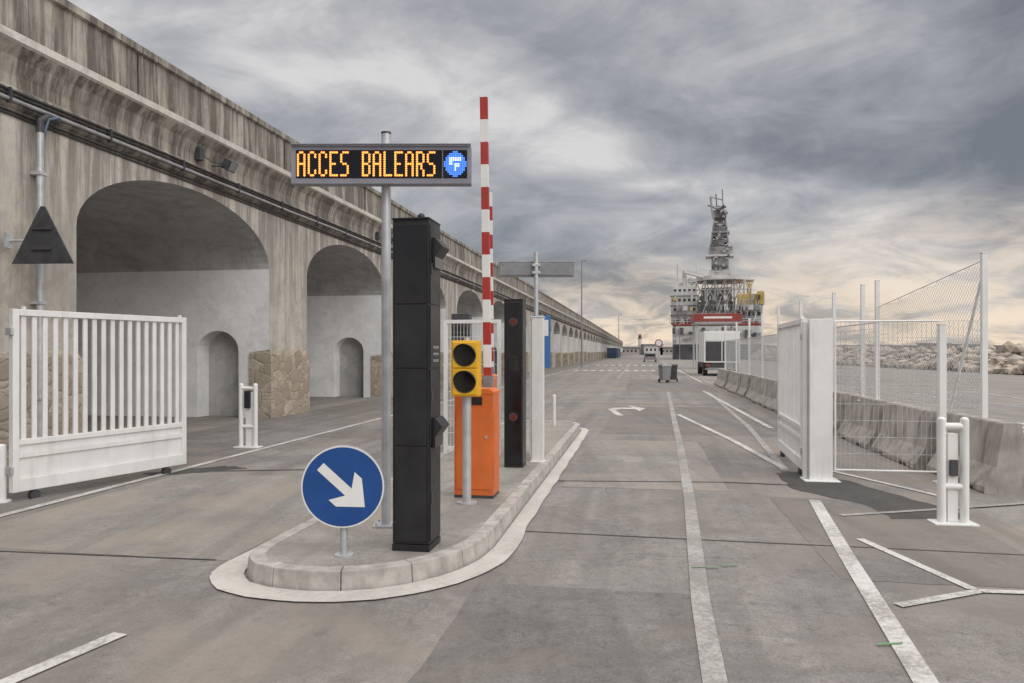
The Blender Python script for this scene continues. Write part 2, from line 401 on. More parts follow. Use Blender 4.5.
prof=[(0,ZT,mWall),(0,5.06,mWall),(.07,5.10,mPar),(.07,5.34,mPar),(.03,5.38,mPar),(.03,5.55,mPar),(.09,5.78,mPar),(.20,5.93,mPar),(.24,5.96,mLedge),(.24,6.07,mLedge),(.04,6.12,mPar),(.02,6.9,mPar),(.08,6.93,mPar),(.08,7.05,mPar),(-.6,7.06,mPar),(-.6,6.0,mPar),(TB-T0,6.0,mPar)]
ns=int((SB-SA)/PER)
for (a,za_,ma),(b,zb,mb_) in zip(prof,prof[1:]):
    for i in range(ns):
        y0=SA+i*(SB-SA)/ns;y1=SA+(i+1)*(SB-SA)/ns
        g.face([(T0+a,y0,za_),(T0+a,y1,za_),(T0+b,y1,zb),(T0+b,y0,zb)],mb_)
g.face([(T0,SB,0),(TB,SB,0),(TB,SB,6),(T0,SB,7)],mWall)
for b in range(-2,NB):
    s1=13.5+b*PER+HW; s2=s1+PER-2*HW
    K=14 if b<6 else 3
    tops=[1.55+random.uniform(-.08,.10) for _ in range(K+1)]
    for i in range(K):
        a=s1-.04+(s2-s1+.08)*i/K; e=s1-.04+(s2-s1+.08)*(i+1)/K
        g.face([(T0+.07,a,0),(T0+.07,e,0),(T0+.07,e,tops[i+1]),(T0+.07,a,tops[i])],mStone)
        g.face([(T0+.07,a,tops[i]),(T0+.07,e,tops[i+1]),(T0-.01,e,tops[i+1]+.08),(T0-.01,a,tops[i]+.08)],mStone)
    for s,tz in((s1-.04,tops[0]),(s2+.04,tops[-1])):
        g.face([(T0+.07,s,0),(T0-.5,s,0),(T0-.5,s,tz-.05),(T0+.07,s,tz)],mStone)
        q=s1 if s<s1+.1 else s2
        g.face([(T0-.5,s,0),(T0-.5,q,0),(T0-.5,q,tz-.05),(T0-.5,s,tz-.05)],mStone)
        g.face([(T0+.07,s,tz),(T0-.5,s,tz-.05),(T0-.5,q,tz),(T0-.01,q,tz+.06)],mStone)
g.out('arcade_wall',rz=RZ,fix=False)
g=MB()
for i in range(60):
    s=6.3+i*5.5; g.b2(T0+.03,T0+.045,s,s+.025,6.13,6.9,mCable)
g.out('parapet_joint',rz=RZ)
g=MB()
for z,r,o in((5.29,.022,.10),(5.23,.016,.10),(5.16,.03,.11),(5.02,.018,.03),(4.97,.014,.02)):
    prev=None
    for i in range(0,140):
        s=SA+i*2.75; p=(T0+o,s,z+random.uniform(-.012,.012)); 
        if prev: g.cyl(prev,p,r,mCable if z!=5.16 else mPipe,6,cap=False)
        prev=p
for i in range(60):
    s=3+i*2.0; g.b2(T0+.07,T0+.15,s,s+.03,5.1,5.31,mDarkG)
g.out('wall_cable',rz=RZ)
g=MB()
px,ps=T0+.12,9.55
g.cyl((px,ps,0.1),(px,ps,4.85),.048,mGalv,14)
g.tube([(px,ps,4.83),(px,ps,5.0),(px+.02,ps+.12,5.1),(px+.02,ps+.3,5.08)],.055,mDarkG,10)
g.tube([(px,ps+.03,4.7),(px+.05,ps+.1,5.05),(px+.1,ps+.26,5.12)],.02,mBlueM,8)
for z in(.9,2.3,3.2,4.2): g.b2(T0,px+.06,ps-.07,ps+.07,z,z+.05,mGalv)
g.out('downpipe',rz=RZ,bev=.004)
g=MB()
W=.45
def tri(sc): return [(-W*sc,-.27*sc),(W*sc,-.27*sc),(.03*sc,.53*sc),(-.03*sc,.53*sc)]
g.prism(tri(1),'y',-.012,.012,mDarkG)
for z in(-.08,.2): g.b2(-.14,.14,-.05,-.012,z,z+.045,mDarkG)
g.cyl((-.5,.02,.06),(-.02,.03,.06),.02,mGalv,8); g.b2(-.53,-.49,-.06,.06,-.05,.16,mGalv)
g.cyl((-.1,.5,.06),(0,.03,.06),.025,mDarkG,8); g.cyl((-.1,.5,-.1),(0,.03,-.1),.025,mDarkG,8)
x,y=R(T0+.62,9.05)
g.out('triangular_traffic_sign',loc=(x+.0,y,3.10),rz=math.radians(-4),bev=.003)
for s_,zz in((14.25,5.5),(24.5,5.45)):
    g=MB()
    g.box((0,0,0),(.16,.30,.22),mDarkG,ry=.5); g.box((.085,0,-.045),(.012,.26,.18),mGreyM,ry=.5)
    g.tube([(-.28,-.2,-.05),(-.05,-.18,-.05),(-.03,0,0)],.015,mCable,6); g.b2(-.34,-.2,-.75,-.6,-.05,.2,mDarkG)
    g.tube([(-.26,-.65,.1),(-.24,-.3,.02),(-.1,-.1,0)],.01,mCable,6)
    x,y=R(T0+.36,s_); g.out('floodlight',loc=(x,y,zz),rz=RZ,bev=.006)

# ---------------------------------------------------------------- gates
def gate(name,p0,p1,z0,z1,nsl):
    p0=Vector(p0);p1=Vector(p1);Ln=(p1-p0).length; a=math.atan2(p1.y-p0.y,p1.x-p0.x)
    g=MB()
    g.b2(0,.07,-.035,.035,z0,z1,mWhite); g.b2(Ln-.07,Ln,-.035,.035,z0,z1,mWhite)
    g.b2(.07,Ln-.07,-.034,.034,z1-.07,z1-.001,mWhite)
    g.b2(.07,Ln-.07,-.034,.034,z0+.50,z0+.56,mWhite); g.b2(.07,Ln-.07,-.034,.034,z0+.36,z0+.42,mWhite)
    g.b2(.07,Ln-.07,-.040,.040,z0+.001,z0+.14,mWhite)
    g.b2(.07,Ln-.07,-.012,.012,z0+.14,z0+.36,mWhite)
    g.b2(.07,Ln-.07,-.012,.012,z0+.42,z0+.50,mWhite)
    for i in range(nsl):
        x=.07+(Ln-.14)*(i+.5)/nsl; g.b2(x-.027,x+.027,-.014,.014,z0+.56,z1-.07,mWhite)
    g.b2(-.03,0,-.05,.05,z1-.28,z1-.2,mGalv); g.b2(-.03,0,-.05,.05,z0+.2,z0+.28,mGalv)
    for x in(.25,Ln-.3): g.cyl((x,-.03,z0-.06),(x,.03,z0-.06),.055,mDarkG,14)
    for x in(.12,Ln-.1): g.b2(x,x+.03,-.02,.02,z1,z1+.03,mWhite)
    return g.out(name,loc=(p0.x,p0.y,0),rz=a,bev=.005)
gate('sliding_gate',(-5.33,7.87),(-4.40,9.95),.10,2.06,18)
gate('sliding_gate',(3.72,9.42),(4.20,11.6),.10,2.03,17)
def bollard(x,y,h,r=.05,name='bollard'):
    g=MB(); g.cyl((0,0,.01),(0,0,h-r*.4),r,mWhite,16); g.sph((0,0,h-r*.45),r*.99,mWhite,16,8,(1,1,.5)); g.cyl((0,0,0),(0,0,.02),r*1.9,mWhite,16)
    g.out(name,loc=(x,y,0))
bollard(-5.44,7.88,.62)
def guard(x,y,rz,h=1.02,w=.28,two=True,blk=True):
    g=MB(); r=.038
    g.box((0,0,.01),(w+.18,.2,.02),mWhite)
    for sx in(-w/2,w/2):
        g.cyl((sx,0,0.02),(sx,0,h-.03),r,mWhite,16); g.sph((sx,0,h-.03),r,mWhite,14,8,(1,1,.7))
    g.cyl((-w/2,0,h-.09),(w/2,0,h-.09),r*.85,mWhite,12); g.cyl((-w/2,0,.35),(w/2,0,.35),r*.8,mWhite,12)
    if two: g.b2(-.045,.045,.0,.09,.02,h-.16,mWhite)
    if blk: g.b2(-.05,.05,-.05,-.002,h-.42,h-.13,mBlack)
    else: g.b2(-.035,.035,-.03,-.002,.45,.6,mDarkG)
    g.out('photocell_guard',loc=(x,y,0),rz=rz,bev=.004)
guard(-4.42,12.4,RZ,1.08,.26)
guard(4.10,6.88,math.radians(-8),1.0,.20,True,False)

# ---------------------------------------------------------------- right gate post and mesh fence
g=MB(); g.box((0,0,1.0),(.27,.12,2.02),mWhite); g.box((-.17,.05,1.0),(.05,.08,1.96),mWhite); g.box((0,0,.01),(.42,.3,.02),mWhite)
g.out('gate_post',loc=(3.83,9.2,0),rz=RZ,bev=.006)
def fpost(x,y,h,z0=0,r=.035):
    g=MB(); g.box((0,0,(h+z0)/2),(r*2,r*2,h-z0),mWhite); g.box((0,0,h+.006),(r*2.3,r*2.3,.012),mWhite); g.box((0,0,z0+.01),(.16,.16,.02),mWhite); g.out('fence_post',loc=(x,y,0),rz=RZ,bev=.004)
g=MB()
wires(g,(4.02,9.18),(5.22,9.0),.14,1.98,.055,.2,.0026,mWire)
wires(g,(5.26,9.0),(5.76,8.98),.9,1.98,.055,.2,.0026,mWire)
for z in(.14,1.98): g.cyl((4.0,9.18,z),(5.22,9.0,z),.012,mWhite,8)
g.cyl((4.01,9.18,.14),(4.01,9.18,1.98),.012,mWhite,8)
g.out('mesh_fence_panel')
fpost(5.24,9.02,1.93,0,.04)
TF=[(9.0,5.74),(12.5,6.17),(13.25,6.28),(15.05,6.55),(17.8,6.95),(20.6,7.42),(23.5,7.95),(26.5,8.5),(30,9.1),(34,9.8)]
for d,x in TF: fpost(x,d,2.8,.72,.033)
g=MB()
chain(g,(5.74,9.0),(6.17,12.5),.85,2.72,2.35,.075,.0022,mWire)
for a,b in zip(TF[1:],TF[2:]):
    chain(g,(a[1],a[0]),(b[1],b[0]),.85,2.1,2.1,.11,.0025,mWire)
    g.cyl((a[1],a[0],2.1),(b[1],b[0],2.1),.01,mGalv,6)
g.cyl((5.74,9.0,2.72),(6.17,12.5,2.35),.006,mGalv,6); g.cyl((5.74,9.0,2.6),(5.86,9.9,.82),.02,mWhite,8)
g.out('chain_link_fence')
g=MB()
wires(g,(6.2,12.6),(6.9,17.6),.85,2.0,.1,.15,.0035,mWire)
wires(g,(6.95,17.8),(8.4,26.4),.85,2.1,.14,.2,.0045,mWire)
g.out('mesh_fence_panel')
JP=[(-.30,0),(-.30,.08),(-.17,.30),(-.09,.80),(.09,.80),(.17,.30),(.30,.08),(.30,0)]
def jersey(x,y,ln,rz=RZ,ext=0):
    g=MB(); g.prism(JP,'y',0,ln,mConc)
    for yy in(ln*.25,ln*.75): g.b2(-.303,-.24,yy-.15,yy+.15,0,.06,mCable)
    g.out('jersey_barrier',loc=(x,y,0),rz=rz+ext,bev=.02)
jersey(5.62,8.3,1.6,RZ,.02)
for yy,x in [(9.95,5.74),(12.05,6.1),(14.2,6.45),(16.3,6.8)]: jersey(x,yy,2.0,RZ,random.uniform(-.03,.03))
for i in range(9):
    s=18.3+i*2.15; x,y=R(3.86,s); jersey(x,y,2.05,RZ,random.uniform(-.03,.03))

# ---------------------------------------------------------------- island equipment
g=MB()
g.cyl((0,0,.134),(0,0,3.44),.040,mGalv,20); g.cyl((0,0,3.44),(0,0,3.455),.043,mDarkG,20); g.box((0,0,.143),(.2,.2,.018),mGalv)
for sx in(-.07,.07):
    for sy in(-.07,.07): g.cyl((sx,sy,.15),(sx,sy,.17),.011,mGalv,6)
X0=-.755;X1=.725;Y=-.16
g.b2(X0,X1,Y,-.05,2.985,3.30,mBezel)
g.b2(X0+.04,X1-.235,Y-.004,Y,3.03,3.262,mBlackG); g.b2(X1-.228,X1-.03,Y-.004,Y,3.03,3.262,mBlackG)
for z in(3.07,3.2): g.b2(-.08,.08,-.05,.05,z,z+.05,mGalv)
g.b2(X0,X1,Y-.03,Y,3.30,3.31,mBezel)
FN={'A':"0110 1001 1001 1111 1001 1001 1001",'C':"0110 1001 1000 1000 1000 1001 0110",'E':"1111 1000 1000 1110 1000 1000 1111",
'S':"0111 1000 1000 0110 0001 0001 1110",'B':"1110 1001 1001 1110 1001 1001 1110",'L':"1000 1000 1000 1000 1000 1000 1111",'R':"1110 1001 1001 1110 1010 1001 1001",' ':"0000 "*7}
rows=[0,1,1,2,2,3,4,4,5,5,6]
px_=.0178; pz_=.0188; zt=3.241
for ci,ch in enumerate("ACCES BALEARS"):
    gl=FN[ch].split()
    for ri,rr in enumerate(rows):
        for cc in range(4):
            if gl[rr][cc]=='1':
                x=X0+.058+(ci*5+cc)*px_; z=zt-ri*pz_; q=.0092
                g.face([(x+q*math.cos(k*math.pi/4),Y-.006-.0001*cc,z+q*math.sin(k*math.pi/4)) for k in range(8)],mLed)
cx,cz=X1-.129,3.146
for i in range(-6,7):
    for j in range(-6,7):
        q2=i*i+j*j
        if q2<=38:
            x=cx+i*.0145; z=cz+j*.0165; q=.0072
            m=mLedB
            if (-3<=i<=3 and j in(2,3)) or (-3<=i<=-2 and 0<=j<=1) or (i in(0,1,2) and j in(-1,0)) or (i==0 and -4<j<-1): m=mLedW
            g.face([(x+q*math.cos(k*math.pi/3),Y-.006,z+q*math.sin(k*math.pi/3)) for k in range(6)],m)
g.out('led_message_sign',loc=(-1.063,6.25,0),bev=.006,fix=False)
g=MB()
g.cyl((0,0,.134),(0,0,3.58),.045,mGalv,16); g.b2(-.75,.76,.05,.17,3.1,3.40,mGreyM); g.b2(-.72,.73,.035,.05,3.13,3.37,mGreyM)
for z in(3.15,3.3): g.b2(-.08,.08,-.05,.05,z,z+.05,mGalv)
g.b2(-.76,.77,.04,.18,3.40,3.41,mGalv); g.box((0,0,.143),(.2,.2,.018),mGalv)
g.out('led_message_sign',loc=(.48,14.7,0),bev=.006)

g=MB()
r=.295
g.cyl((0,.035,.134),(0,.035,.85),.027,mGalv,16); g.cyl((0,.035,.134),(0,.035,.145),.07,mGalv,16)
def disc(rr,y,m,n=56): g.face([(rr*math.cos(2*math.pi*k/n),y,.637+rr*math.sin(2*math.pi*k/n)) for k in range(n)],m)
g.cyl((0,-.012,.637),(0,.012,.637),r,mGalv,56)
disc(r-.001,-.0140,mSignW); disc(r-.012,-.0155,mBlue)
ca,sa=math.cos(math.radians(-43)),math.sin(math.radians(-43))
A=[(-.215,-.034),(.055,-.034),(-.01,-.135),(.06,-.135),(.215,0),(.06,.135),(-.01,.135),(.055,.034),(-.215,.034)]
g.face([(x*ca-z*sa,-.017,.637+x*sa+z*ca) for x,z in A],mSignW)
for z in(.55,.72): g.b2(-.05,.05,.012,.064,z,z+.03,mGalv)
g.out('keep_right_sign',loc=(-1.21,5.30,0),rz=math.radians(3),bev=0,fix=False)

def terminal(name,loc,w,dp,z1):
    g=MB(); z0=.134
    g.b2(0,w,0,dp,z0,z0+.05,mBlack); g.b2(.004,w-.004,.004,dp-.004,z0+.055,z1,mBlack)
    zs=[z0+.075,z0+.78,z0+1.35,z1-.62,z1-.03]
    for a,b in zip(zs,zs[1:]): g.b2(.022,w-.022,-.008,.004,a,b-.008,mBlackG if b>zs[3] else mBlack)
    g.b2(0,w,-.012,dp,z1,z1+.012,mBlack)
    for a,b in zip(zs,zs[1:]): g.b2(w-.004,w+.004,.02,dp-.02,a,b-.01,mBlack)
    for z in(z0+.35,z0+1.1,z1-.4): g.b2(w+.004,w+.012,.03,.06,z,z+.08,mDarkG)
    for zc in(z0+.86,z1-.25):
        g.prism([(.05,zc-.10),(.05,zc+.12),(dp-.05,zc+.12),(dp-.05,zc-.10)],'x',w+.004,w+.03,mBlackG)
        g.raw([(w+.03,.05,zc+.12),(w+.03,dp-.05,zc+.12),(w+.085,dp-.05,zc+.055),(w+.085,.05,zc+.055),(w+.03,.05,zc-.02),(w+.03,dp-.05,zc-.02)],[(0,1,2,3),(0,3,4),(1,5,2),(3,2,5,4)],mBlack)
    for z in(z1-.95,z1-1.0,z1-1.05): g.b2(w+.004,w+.007,.08,dp-.08,z,z+.02,mGreyM)
    g.cyl((w*.62,dp*.5,z1+.012),(w*.62,dp*.5,z1+.035),.02,mBlack,12); g.sph((w*.62,dp*.5,z1+.045),.028,mBlack,12,8)
    return g.out(name,loc=loc,rz=RZ,bev=.006)
terminal('access_terminal',(-.885,5.46,0),.285,.31,2.575)
g=MB(); z0=.134;w=.24;dp=.28;z1=2.26
g.b2(0,w,0,dp,z0,z1,mBlack); g.b2(.02,w-.02,-.008,0,z0+.04,z1-.03,mBlackG); g.b2(-.006,w+.006,-.006,dp+.006,z1,z1+.014,mBlack)
for z in(1.98,.78):
    g.cyl((w*.5,-.008,z),(w*.5,-.02,z),.055,mDarkG,20); g.cyl((w*.5,-.02,z),(w*.5,-.026,z),.035,mRedL,20)
g.b2(.06,w-.06,-.014,-.006,1.35,1.55,mBlack)
g.out('access_terminal',loc=(-.10,9.40,0),rz=RZ,bev=.006)

def barrier(x,y,boomtop,h=1.21,w=.36,d=.33,bx=.12,lean=.0,phase=0):
    g=MB(); z0=.134
    g.b2(-w/2,w/2,0,d,z0,z0+.03,mDarkG)
    g.b2(-w/2,w/2,0,d,z0+.03,h-.03,mOrange)
    g.b2(-w/2+.02,w/2-.02,-.008,0,z0+.09,h-.18,mOrange)
    g.prism([(-w/2-.005,h-.03),(w/2+.005,h-.03),(w/2+.005,h-.01),(w/2-.04,h+.02),(-w/2+.04,h+.02),(-w/2-.005,h-.01)],'y',-.006,d+.006,mOrange)
    g.b2(-.02,.09,-.012,-.008,h-.14,h-.06,mBlack); g.cyl((w/2-.07,-.008,.75),(w/2-.07,-.018,.75),.014,mGalv,12)
    g.b2(w/2,w/2+.006,.04,d-.04,z0+.1,h-.2,mOrange)
    g.cyl((bx,d,1.02),(bx,d+.10,1.02),.09,mDarkG,20); g.b2(bx-.05,bx+.05,d+.08,d+.14,.86,1.35,mGreyM)
    zz=1.2; seg=.245
    L0=boomtop-zz; k=int(round(L0/seg)); 
    for i in range(k):
        a=zz+i*L0/k; b=zz+(i+1)*L0/k
        xa=bx+lean*(a-zz); xb=bx+lean*(b-zz); m=mRed if (k-1-i)%2==phase else mSignW
        hw=.040
        g.raw([(xa-hw,d+.085,a),(xa+hw,d+.085,a),(xa+hw,d+.135,a),(xa-hw,d+.135,a),(xb-hw,d+.085,b),(xb+hw,d+.085,b),(xb+hw,d+.135,b),(xb-hw,d+.135,b)],
              [(0,1,5,4),(1,2,6,5),(2,3,7,6),(3,0,4,7)]+([(4,5,6,7)] if i==k-1 else []),m)
    g.out('barrier_gate',loc=(x,y,0),rz=RZ,bev=.004)
barrier(-.385,7.42,4.30,lean=-.014,bx=.055,w=.40)
barrier(-.46,12.1,4.30,lean=-.010,bx=.04,phase=1)

g=MB()
g.cyl((0,0,.134),(0,0,1.2),.043,mGalv,18); g.cyl((0,0,.134),(0,0,.15),.10,mGalv,18)
g.b2(-.135,.135,-.1,.06,1.175,1.71,mYellow); g.b2(-.12,.12,-.115,-.1,1.19,1.44,mYellow); g.b2(-.12,.12,-.115,-.1,1.447,1.695,mYellow)
for z in(1.315,1.57):
    g.cyl((0,-.115,z),(0,-.122,z),.108,mDarkG,32); g.cyl((0,-.122,z),(0,-.128,z),.098,mLens,32)
    n=24
    for k in range(n):
        a0=math.pi*(-.08+1.16*k/n); a1=math.pi*(-.08+1.16*(k+1)/n)
        def q(a,y,r_=.108): return (r_*math.cos(a),y,z+r_*math.sin(a))
        f=lambda a:-.12-.10*max(0,math.sin(a))**.6-.01
        g.face([q(a0,-.115),q(a1,-.115),q(a1,f(a1)),q(a0,f(a0))],mDarkG,True)
g.cyl((0,0,1.2),(0,0,1.74),.03,mGalv,12)
g.out('traffic_light',loc=(-.438,7.18,0),rz=RZ*.6,bev=.008,fix=False)

g=MB()
g.b2(0,.05,0,.05,.134,2.06,mWhite); g.b2(.05,.78,.003,.047,2.01,2.06,mWhite); g.b2(.78,.83,0,.05,.134,2.06,mWhite); g.b2(.05,.78,.003,.047,.2,.25,mWhite)
wires(g,(.05,.025),(.78,.025),.25,2.01,.05,.2,.003,mWhite)
g.out('mesh_fence_panel',loc=(-.98,10.6,0),rz=RZ)
g=MB(); g.b2(0,.16,0,.10,.134,2.06,mWhite); g.b2(-.03,0,.02,.9,.2,2.0,mWhite); g.b2(-.02,.18,-.05,.15,.134,.15,mWhite); g.b2(-.01,.17,-.01,.11,2.06,2.075,mWhite)
g.out('gate_post',loc=(.26,9.85,0),rz=RZ,bev=.006)
g=MB(); g.b2(0,.28,0,.2,1.45,2.2,mDarkG); 
for i in range(6): g.b2(.01,.27,-.012,0,1.5+i*.11,1.56+i*.11,mBlack)
g.cyl((.14,.1,.134),(.14,.1,1.45),.04,mGalv,12)
g.out('control_cabinet',loc=(-.95,11.6,0),rz=RZ,bev=.005)
bollard(.84,14.75,.75,.035)
g=MB(); g.cyl((0,0,.134),(0,0,2.3),.03,mGalv,12); g.b2(-.17,.17,-.045,-.03,1.3,2.28,mBlueP); g.b2(-.13,.13,-.048,-.045,1.9,2.2,mSignW)
g.out('information_sign',loc=(.56,13.9,0),rz=RZ,bev=.004)

# ---------------------------------------------------------------- mid-distance items
def lamp(x,y,h,arm=1.2):
    g=MB(); g.cyl((0,0,0),(0,0,h),.08,mGreyM,10,.05); g.cyl((0,0,h),(arm,0,h+.1),.035,mGreyM,8); g.box((arm+.15,0,h+.1),(.4,.2,.08),mGreyM); g.box((0,0,.15),(.3,.3,.3),mConc)
    g.out('street_lamp',loc=(x,y,0),rz=RZ)
lamp(6.5,69,10,.05); x,y=R(-4.2,150); lamp(x,y,9,.3); lamp(34,150,12,.5)
# white box truck parked near the ship (tail towards the camera)
g=MB()
g.b2(-1.15,1.15,0,4.6,.9,3.0,mSignW); g.b2(-1.05,1.05,-.02,0,1.0,2.3,mDarkG); g.b2(-1.05,1.05,-.02,0,2.36,2.9,mSignW); g.b2(-.03,.03,-.04,-.02,1.0,2.3,mSignW)
g.b2(-1.05,1.05,.05,6.3,.55,.88,mDarkG); g.prism([(4.75,.6),(4.75,2.5),(5.6,2.5),(6.3,1.6),(6.4,.6)],'x',-1.05,1.05,mShipW)
for yy in(1.1,5.4):
    for sx in(-1.0,1.0): g.cyl((sx-.14,yy,.45),(sx+.14,yy,.45),.45,mCable,18)
for sx in(-.9,.9): g.b2(sx-.12,sx+.12,-.06,.04,.62,.78,mShipR)
g.b2(-1.1,1.1,-.08,.02,.42,.52,mGreyM)
g.out('parked_truck',loc=(13.9,49,0),rz=RZ,bev=.03)
g=MB()
g.b2(0,4.4,0,5,4.5,5.2,mShipR); g.b2(.9,3.5,-.02,0,4.75,4.95,mSignW)
for x in(.3,4.0):
    for yy in(.5,4.5): g.cyl((x,yy,0),(x,yy,4.5),.09,mShipW,10)
g.b2(.1,4.3,.1,4.9,4.3,4.5,mShipW)
g.out('checkpoint_canopy',loc=(17.2,70,0),rz=RZ,bev=.02)
def bin_(x,y,m,rz):
    g=MB(); g.box((0,0,.48),(.42,.48,.7),m,taper=(1.15,1.15)); g.prism([(-.29,.83),(.29,.83),(.27,.9),(-.18,.96),(-.29,.9)],'x',-.26,.26,m)
    for sx in(-.22,.22): g.cyl((sx-.03,.22,.1),(sx+.03,.22,.1),.1,mCable,12)
    g.cyl((-.25,.32,.88),(.25,.32,.88),.02,m,8); g.out('wheeled_bin',loc=(x,y,0),rz=rz,bev=.02)
bin_(7.95,38.5,mGreyM,.2); bin_(8.55,39.4,mDarkG,-.3)
def psign(x,y,h,m,r=.3):
    g=MB(); g.cyl((0,0,0),(0,0,h),.03,mGalv,8); g.cyl((0,-.05,h-.3),(0,-.03,h-.3),r,m,24); g.cyl((0,-.056,h-.3),(0,-.051,h-.3),r*.75,mSignW,24); g.out('traffic_sign',loc=(x,y,0),rz=RZ)
psign(11.5,58,2.6,mShipR)
def van(x,y,rz,m,L_=4.6,H=2.0,W=1.8):
    g=MB()
    pr=[(-L_/2,.35),(-L_/2,H*.62),(-L_/2+.15,H),( L_*.22,H),(L_*.38,H*.62),(L_/2,H*.5),(L_/2,.35)]
    g.prism(pr,'x',-W/2,W/2,m)
    g.b2(-W/2-.01,W/2+.01,-L_*.3,L_*.2,H*.62,H*.88,mGlass); g.b2(-W*.42,W*.42,-L_/2-.01,-L_/2+.16,H*.62,H*.9,mGlass)
    for yy in(-L_*.3,L_*.3):
        for sx in(-W/2,W/2): g.cyl((sx-.09,yy,.32),(sx+.09,yy,.32),.32,mCable,16)
    for sx in(-W*.38,W*.38): g.b2(sx-.12,sx+.12,-L_/2-.02,-L_/2,.7,.9,mShipR)
    g.out('parked_car' if H<1.7 else 'parked_van',loc=(x,y,0),rz=rz,bev=.06)
van(22,118,RZ,mGreyM,4.3,1.45)
for i in range(3):
    g=MB(); g.b2(0,2.4,0,6,0.1,2.6,mBlueM)
    for k in range(14): g.b2(2.4,2.44,.2+k*.42,.4+k*.42,.2,2.5,mBlueM)
    g.b2(-.02,2.46,-.03,0,0.05,2.65,mShipB)
    x,y=R(-8.3,190+i*16); g.out('shipping_container',loc=(x,y,0),rz=RZ)
g=MB()
for i in range(9):
    x=60+i*14+random.uniform(-4,4); h=random.uniform(4,8); g.b2(x-5,x+5,400,412,0,h,mShipW if i%2 else mConc); g.b2(x-5.5,x+5.5,399,413,h,h+.6,mShipG)
    for k in range(4): g.b2(x-4+k*2.2,x-3+k*2.2,399.9,400,h*.4,h*.65,mGlass)
for i in range(16):
    x=190+i*17+random.uniform(-5,5); h=random.uniform(3,7.5); g.b2(x-7,x+7,420,430,0,h,mConc if i%2 else mRock); g.b2(x-7.4,x+7.4,419.5,430.5,h,h+.6,mShipG)
    for k in range(6): g.b2(x-6+k*2.2,x-5+k*2.2,419.9,420,h*.4,h*.65,mGlass)
g.out('harbour_building')
g=MB(); g.cyl((0,0,0),(0,0,9),1.3,mShipW,16,.9); g.cyl((0,0,9),(0,0,9.4),1.4,mShipR,16); g.cyl((0,0,9.4),(0,0,10.6),.8,mGlass,12); g.cyl((0,0,10.6),(0,0,11.6),1,mShipR,12,.1)
g.out('lighthouse',loc=(70,405,0))

g=MB(); bm=bmesh.new(); bmesh.ops.create_icosphere(bm,subdivisions=1,radius=1); IV=[v.co.copy() for v in bm.verts]; IF=[tuple(v.index for v in f.verts) for f in bm.faces]; bm.free()
for i in range(3200):
    u=random.random()**.8; cx=36+u*16; cy=34+u*121; w=random.uniform(-3.2,3.2); hh=(1.7+1.0*u)*(1-abs(w)/3.4)**.7
    z=random.uniform(.1,1)*hh; r=random.uniform(.25,.65); off=Vector((random.random()*50,random.random()*50,0))
    sx,sy,sz=random.uniform(.7,1.3),random.uniform(.7,1.3),random.uniform(.5,.9)
    vs=[]
    for v in IV:
        k=1+.5*noise.noise(v*1.7+off); p=v*k*r
        vs.append((cx+w+p.x*sx,cy+p.y*sy,z+p.z*sz))
    g.raw(vs,IF,mRock)
g.out('breakwater_rocks',fix=False)
g=MB(); 
for i in range(20):
    g.box((42+i*.9+1.6,30+i*6.9,.9+.035*i),(.8,6.85,1.8+.07*i),mConc,rz=-.13)
g.out('seawall')

# ---------------------------------------------------------------- ship
sh=MB(); rnd=random.Random(3)
def B(x0,x1,y0,y1,z0,z1,m): sh.b2(x0,x1,y0,y1,z0,z1,m)
hp=[(1.6,0),(18.2,0),(19.0,4),(17,70),(10,92),(3,70),(.6,4)]
sh.prism(hp,'z',-1,3.2,mShipD); sh.prism([(x,y-.1) for x,y in hp],'z',3.2,7.0,mShipW)
sh.prism([(x,y-.15) for x,y in hp],'z',7.15,7.5,mShipR)
B(.3,5.8,3,16,7.5,13.6,mShipW); B(.9,5.4,4,15,13.6,15.9,mShipW); B(13.6,19,3,14,7.5,11.5,mShipW); B(14.2,18.8,4,13,11.5,13.8,mShipY)
B(5.8,13.6,8,30,7.5,12.5,mShipW); B(6.4,13,10,26,12.5,15.8,mShipW); B(18.0,19.3,2.4,6,11.5,14.2,mShipY)
for z in(9.4,11.5,13.6): B(.1,6.0,2.7,16.2,z,z+.14,mShipG)
B(5.8,13.6,2.2,3,9.9,10.3,mShipG); B(6.4,13.0,5,8,7.5,9.4,mShipW)
for z in(8.6,10.7,12.7,14.8):
    for k in range(5): B(.9+k*1.0,1.4+k*1.0,2.93 if z<13.6 else 3.93,3.0 if z<13.6 else 4.0,z-.28,z+.3,mGlass)
for k in range(5): B(14.2+k*.95,14.8+k*.95,2.93,3,9.2,10,mGlass)
for k in range(7): B(6.2+k*1.05,6.8+k*1.05,7.9,8.0,10.6,11.5,mGlass); B(6.7+k*.9,7.2+k*.9,9.93,10,13.4,14.2,mGlass)
for z in(8.2,11.0,12.4): B(5.8,13.6,7.5,8,z,z+.18,mShipG)
for z,x0,x1,y in((8.6,0.2,19.2,.3),(14.6,0.6,5.8,3.2),(12.6,13.6,19,3.1),(16.8,.8,5.5,4.0)):
    for dz in(0,.5): sh.cyl((x0,y,z+dz-.6),(x1,y,z+dz-.6),.05,mShipW,4)
    n=int((x1-x0)/1.2)
    for k in range(n+1): sh.cyl((x0+k*1.2,y,z-1.1),(x0+k*1.2,y,z),.05,mShipW,4)
oc=[(11+6.0*math.cos(math.pi/8+k*math.pi/4),10+6.2*math.sin(math.pi/8+k*math.pi/4)) for k in range(8)]
sh.prism(oc,'z',17.3,18.0,mShipW); oc2=[(11+6.8*math.cos(math.pi/8+k*math.pi/4),10+7*math.sin(math.pi/8+k*math.pi/4)) for k in range(8)]
sh.prism(oc2,'z',17.0,17.2,mShipW)
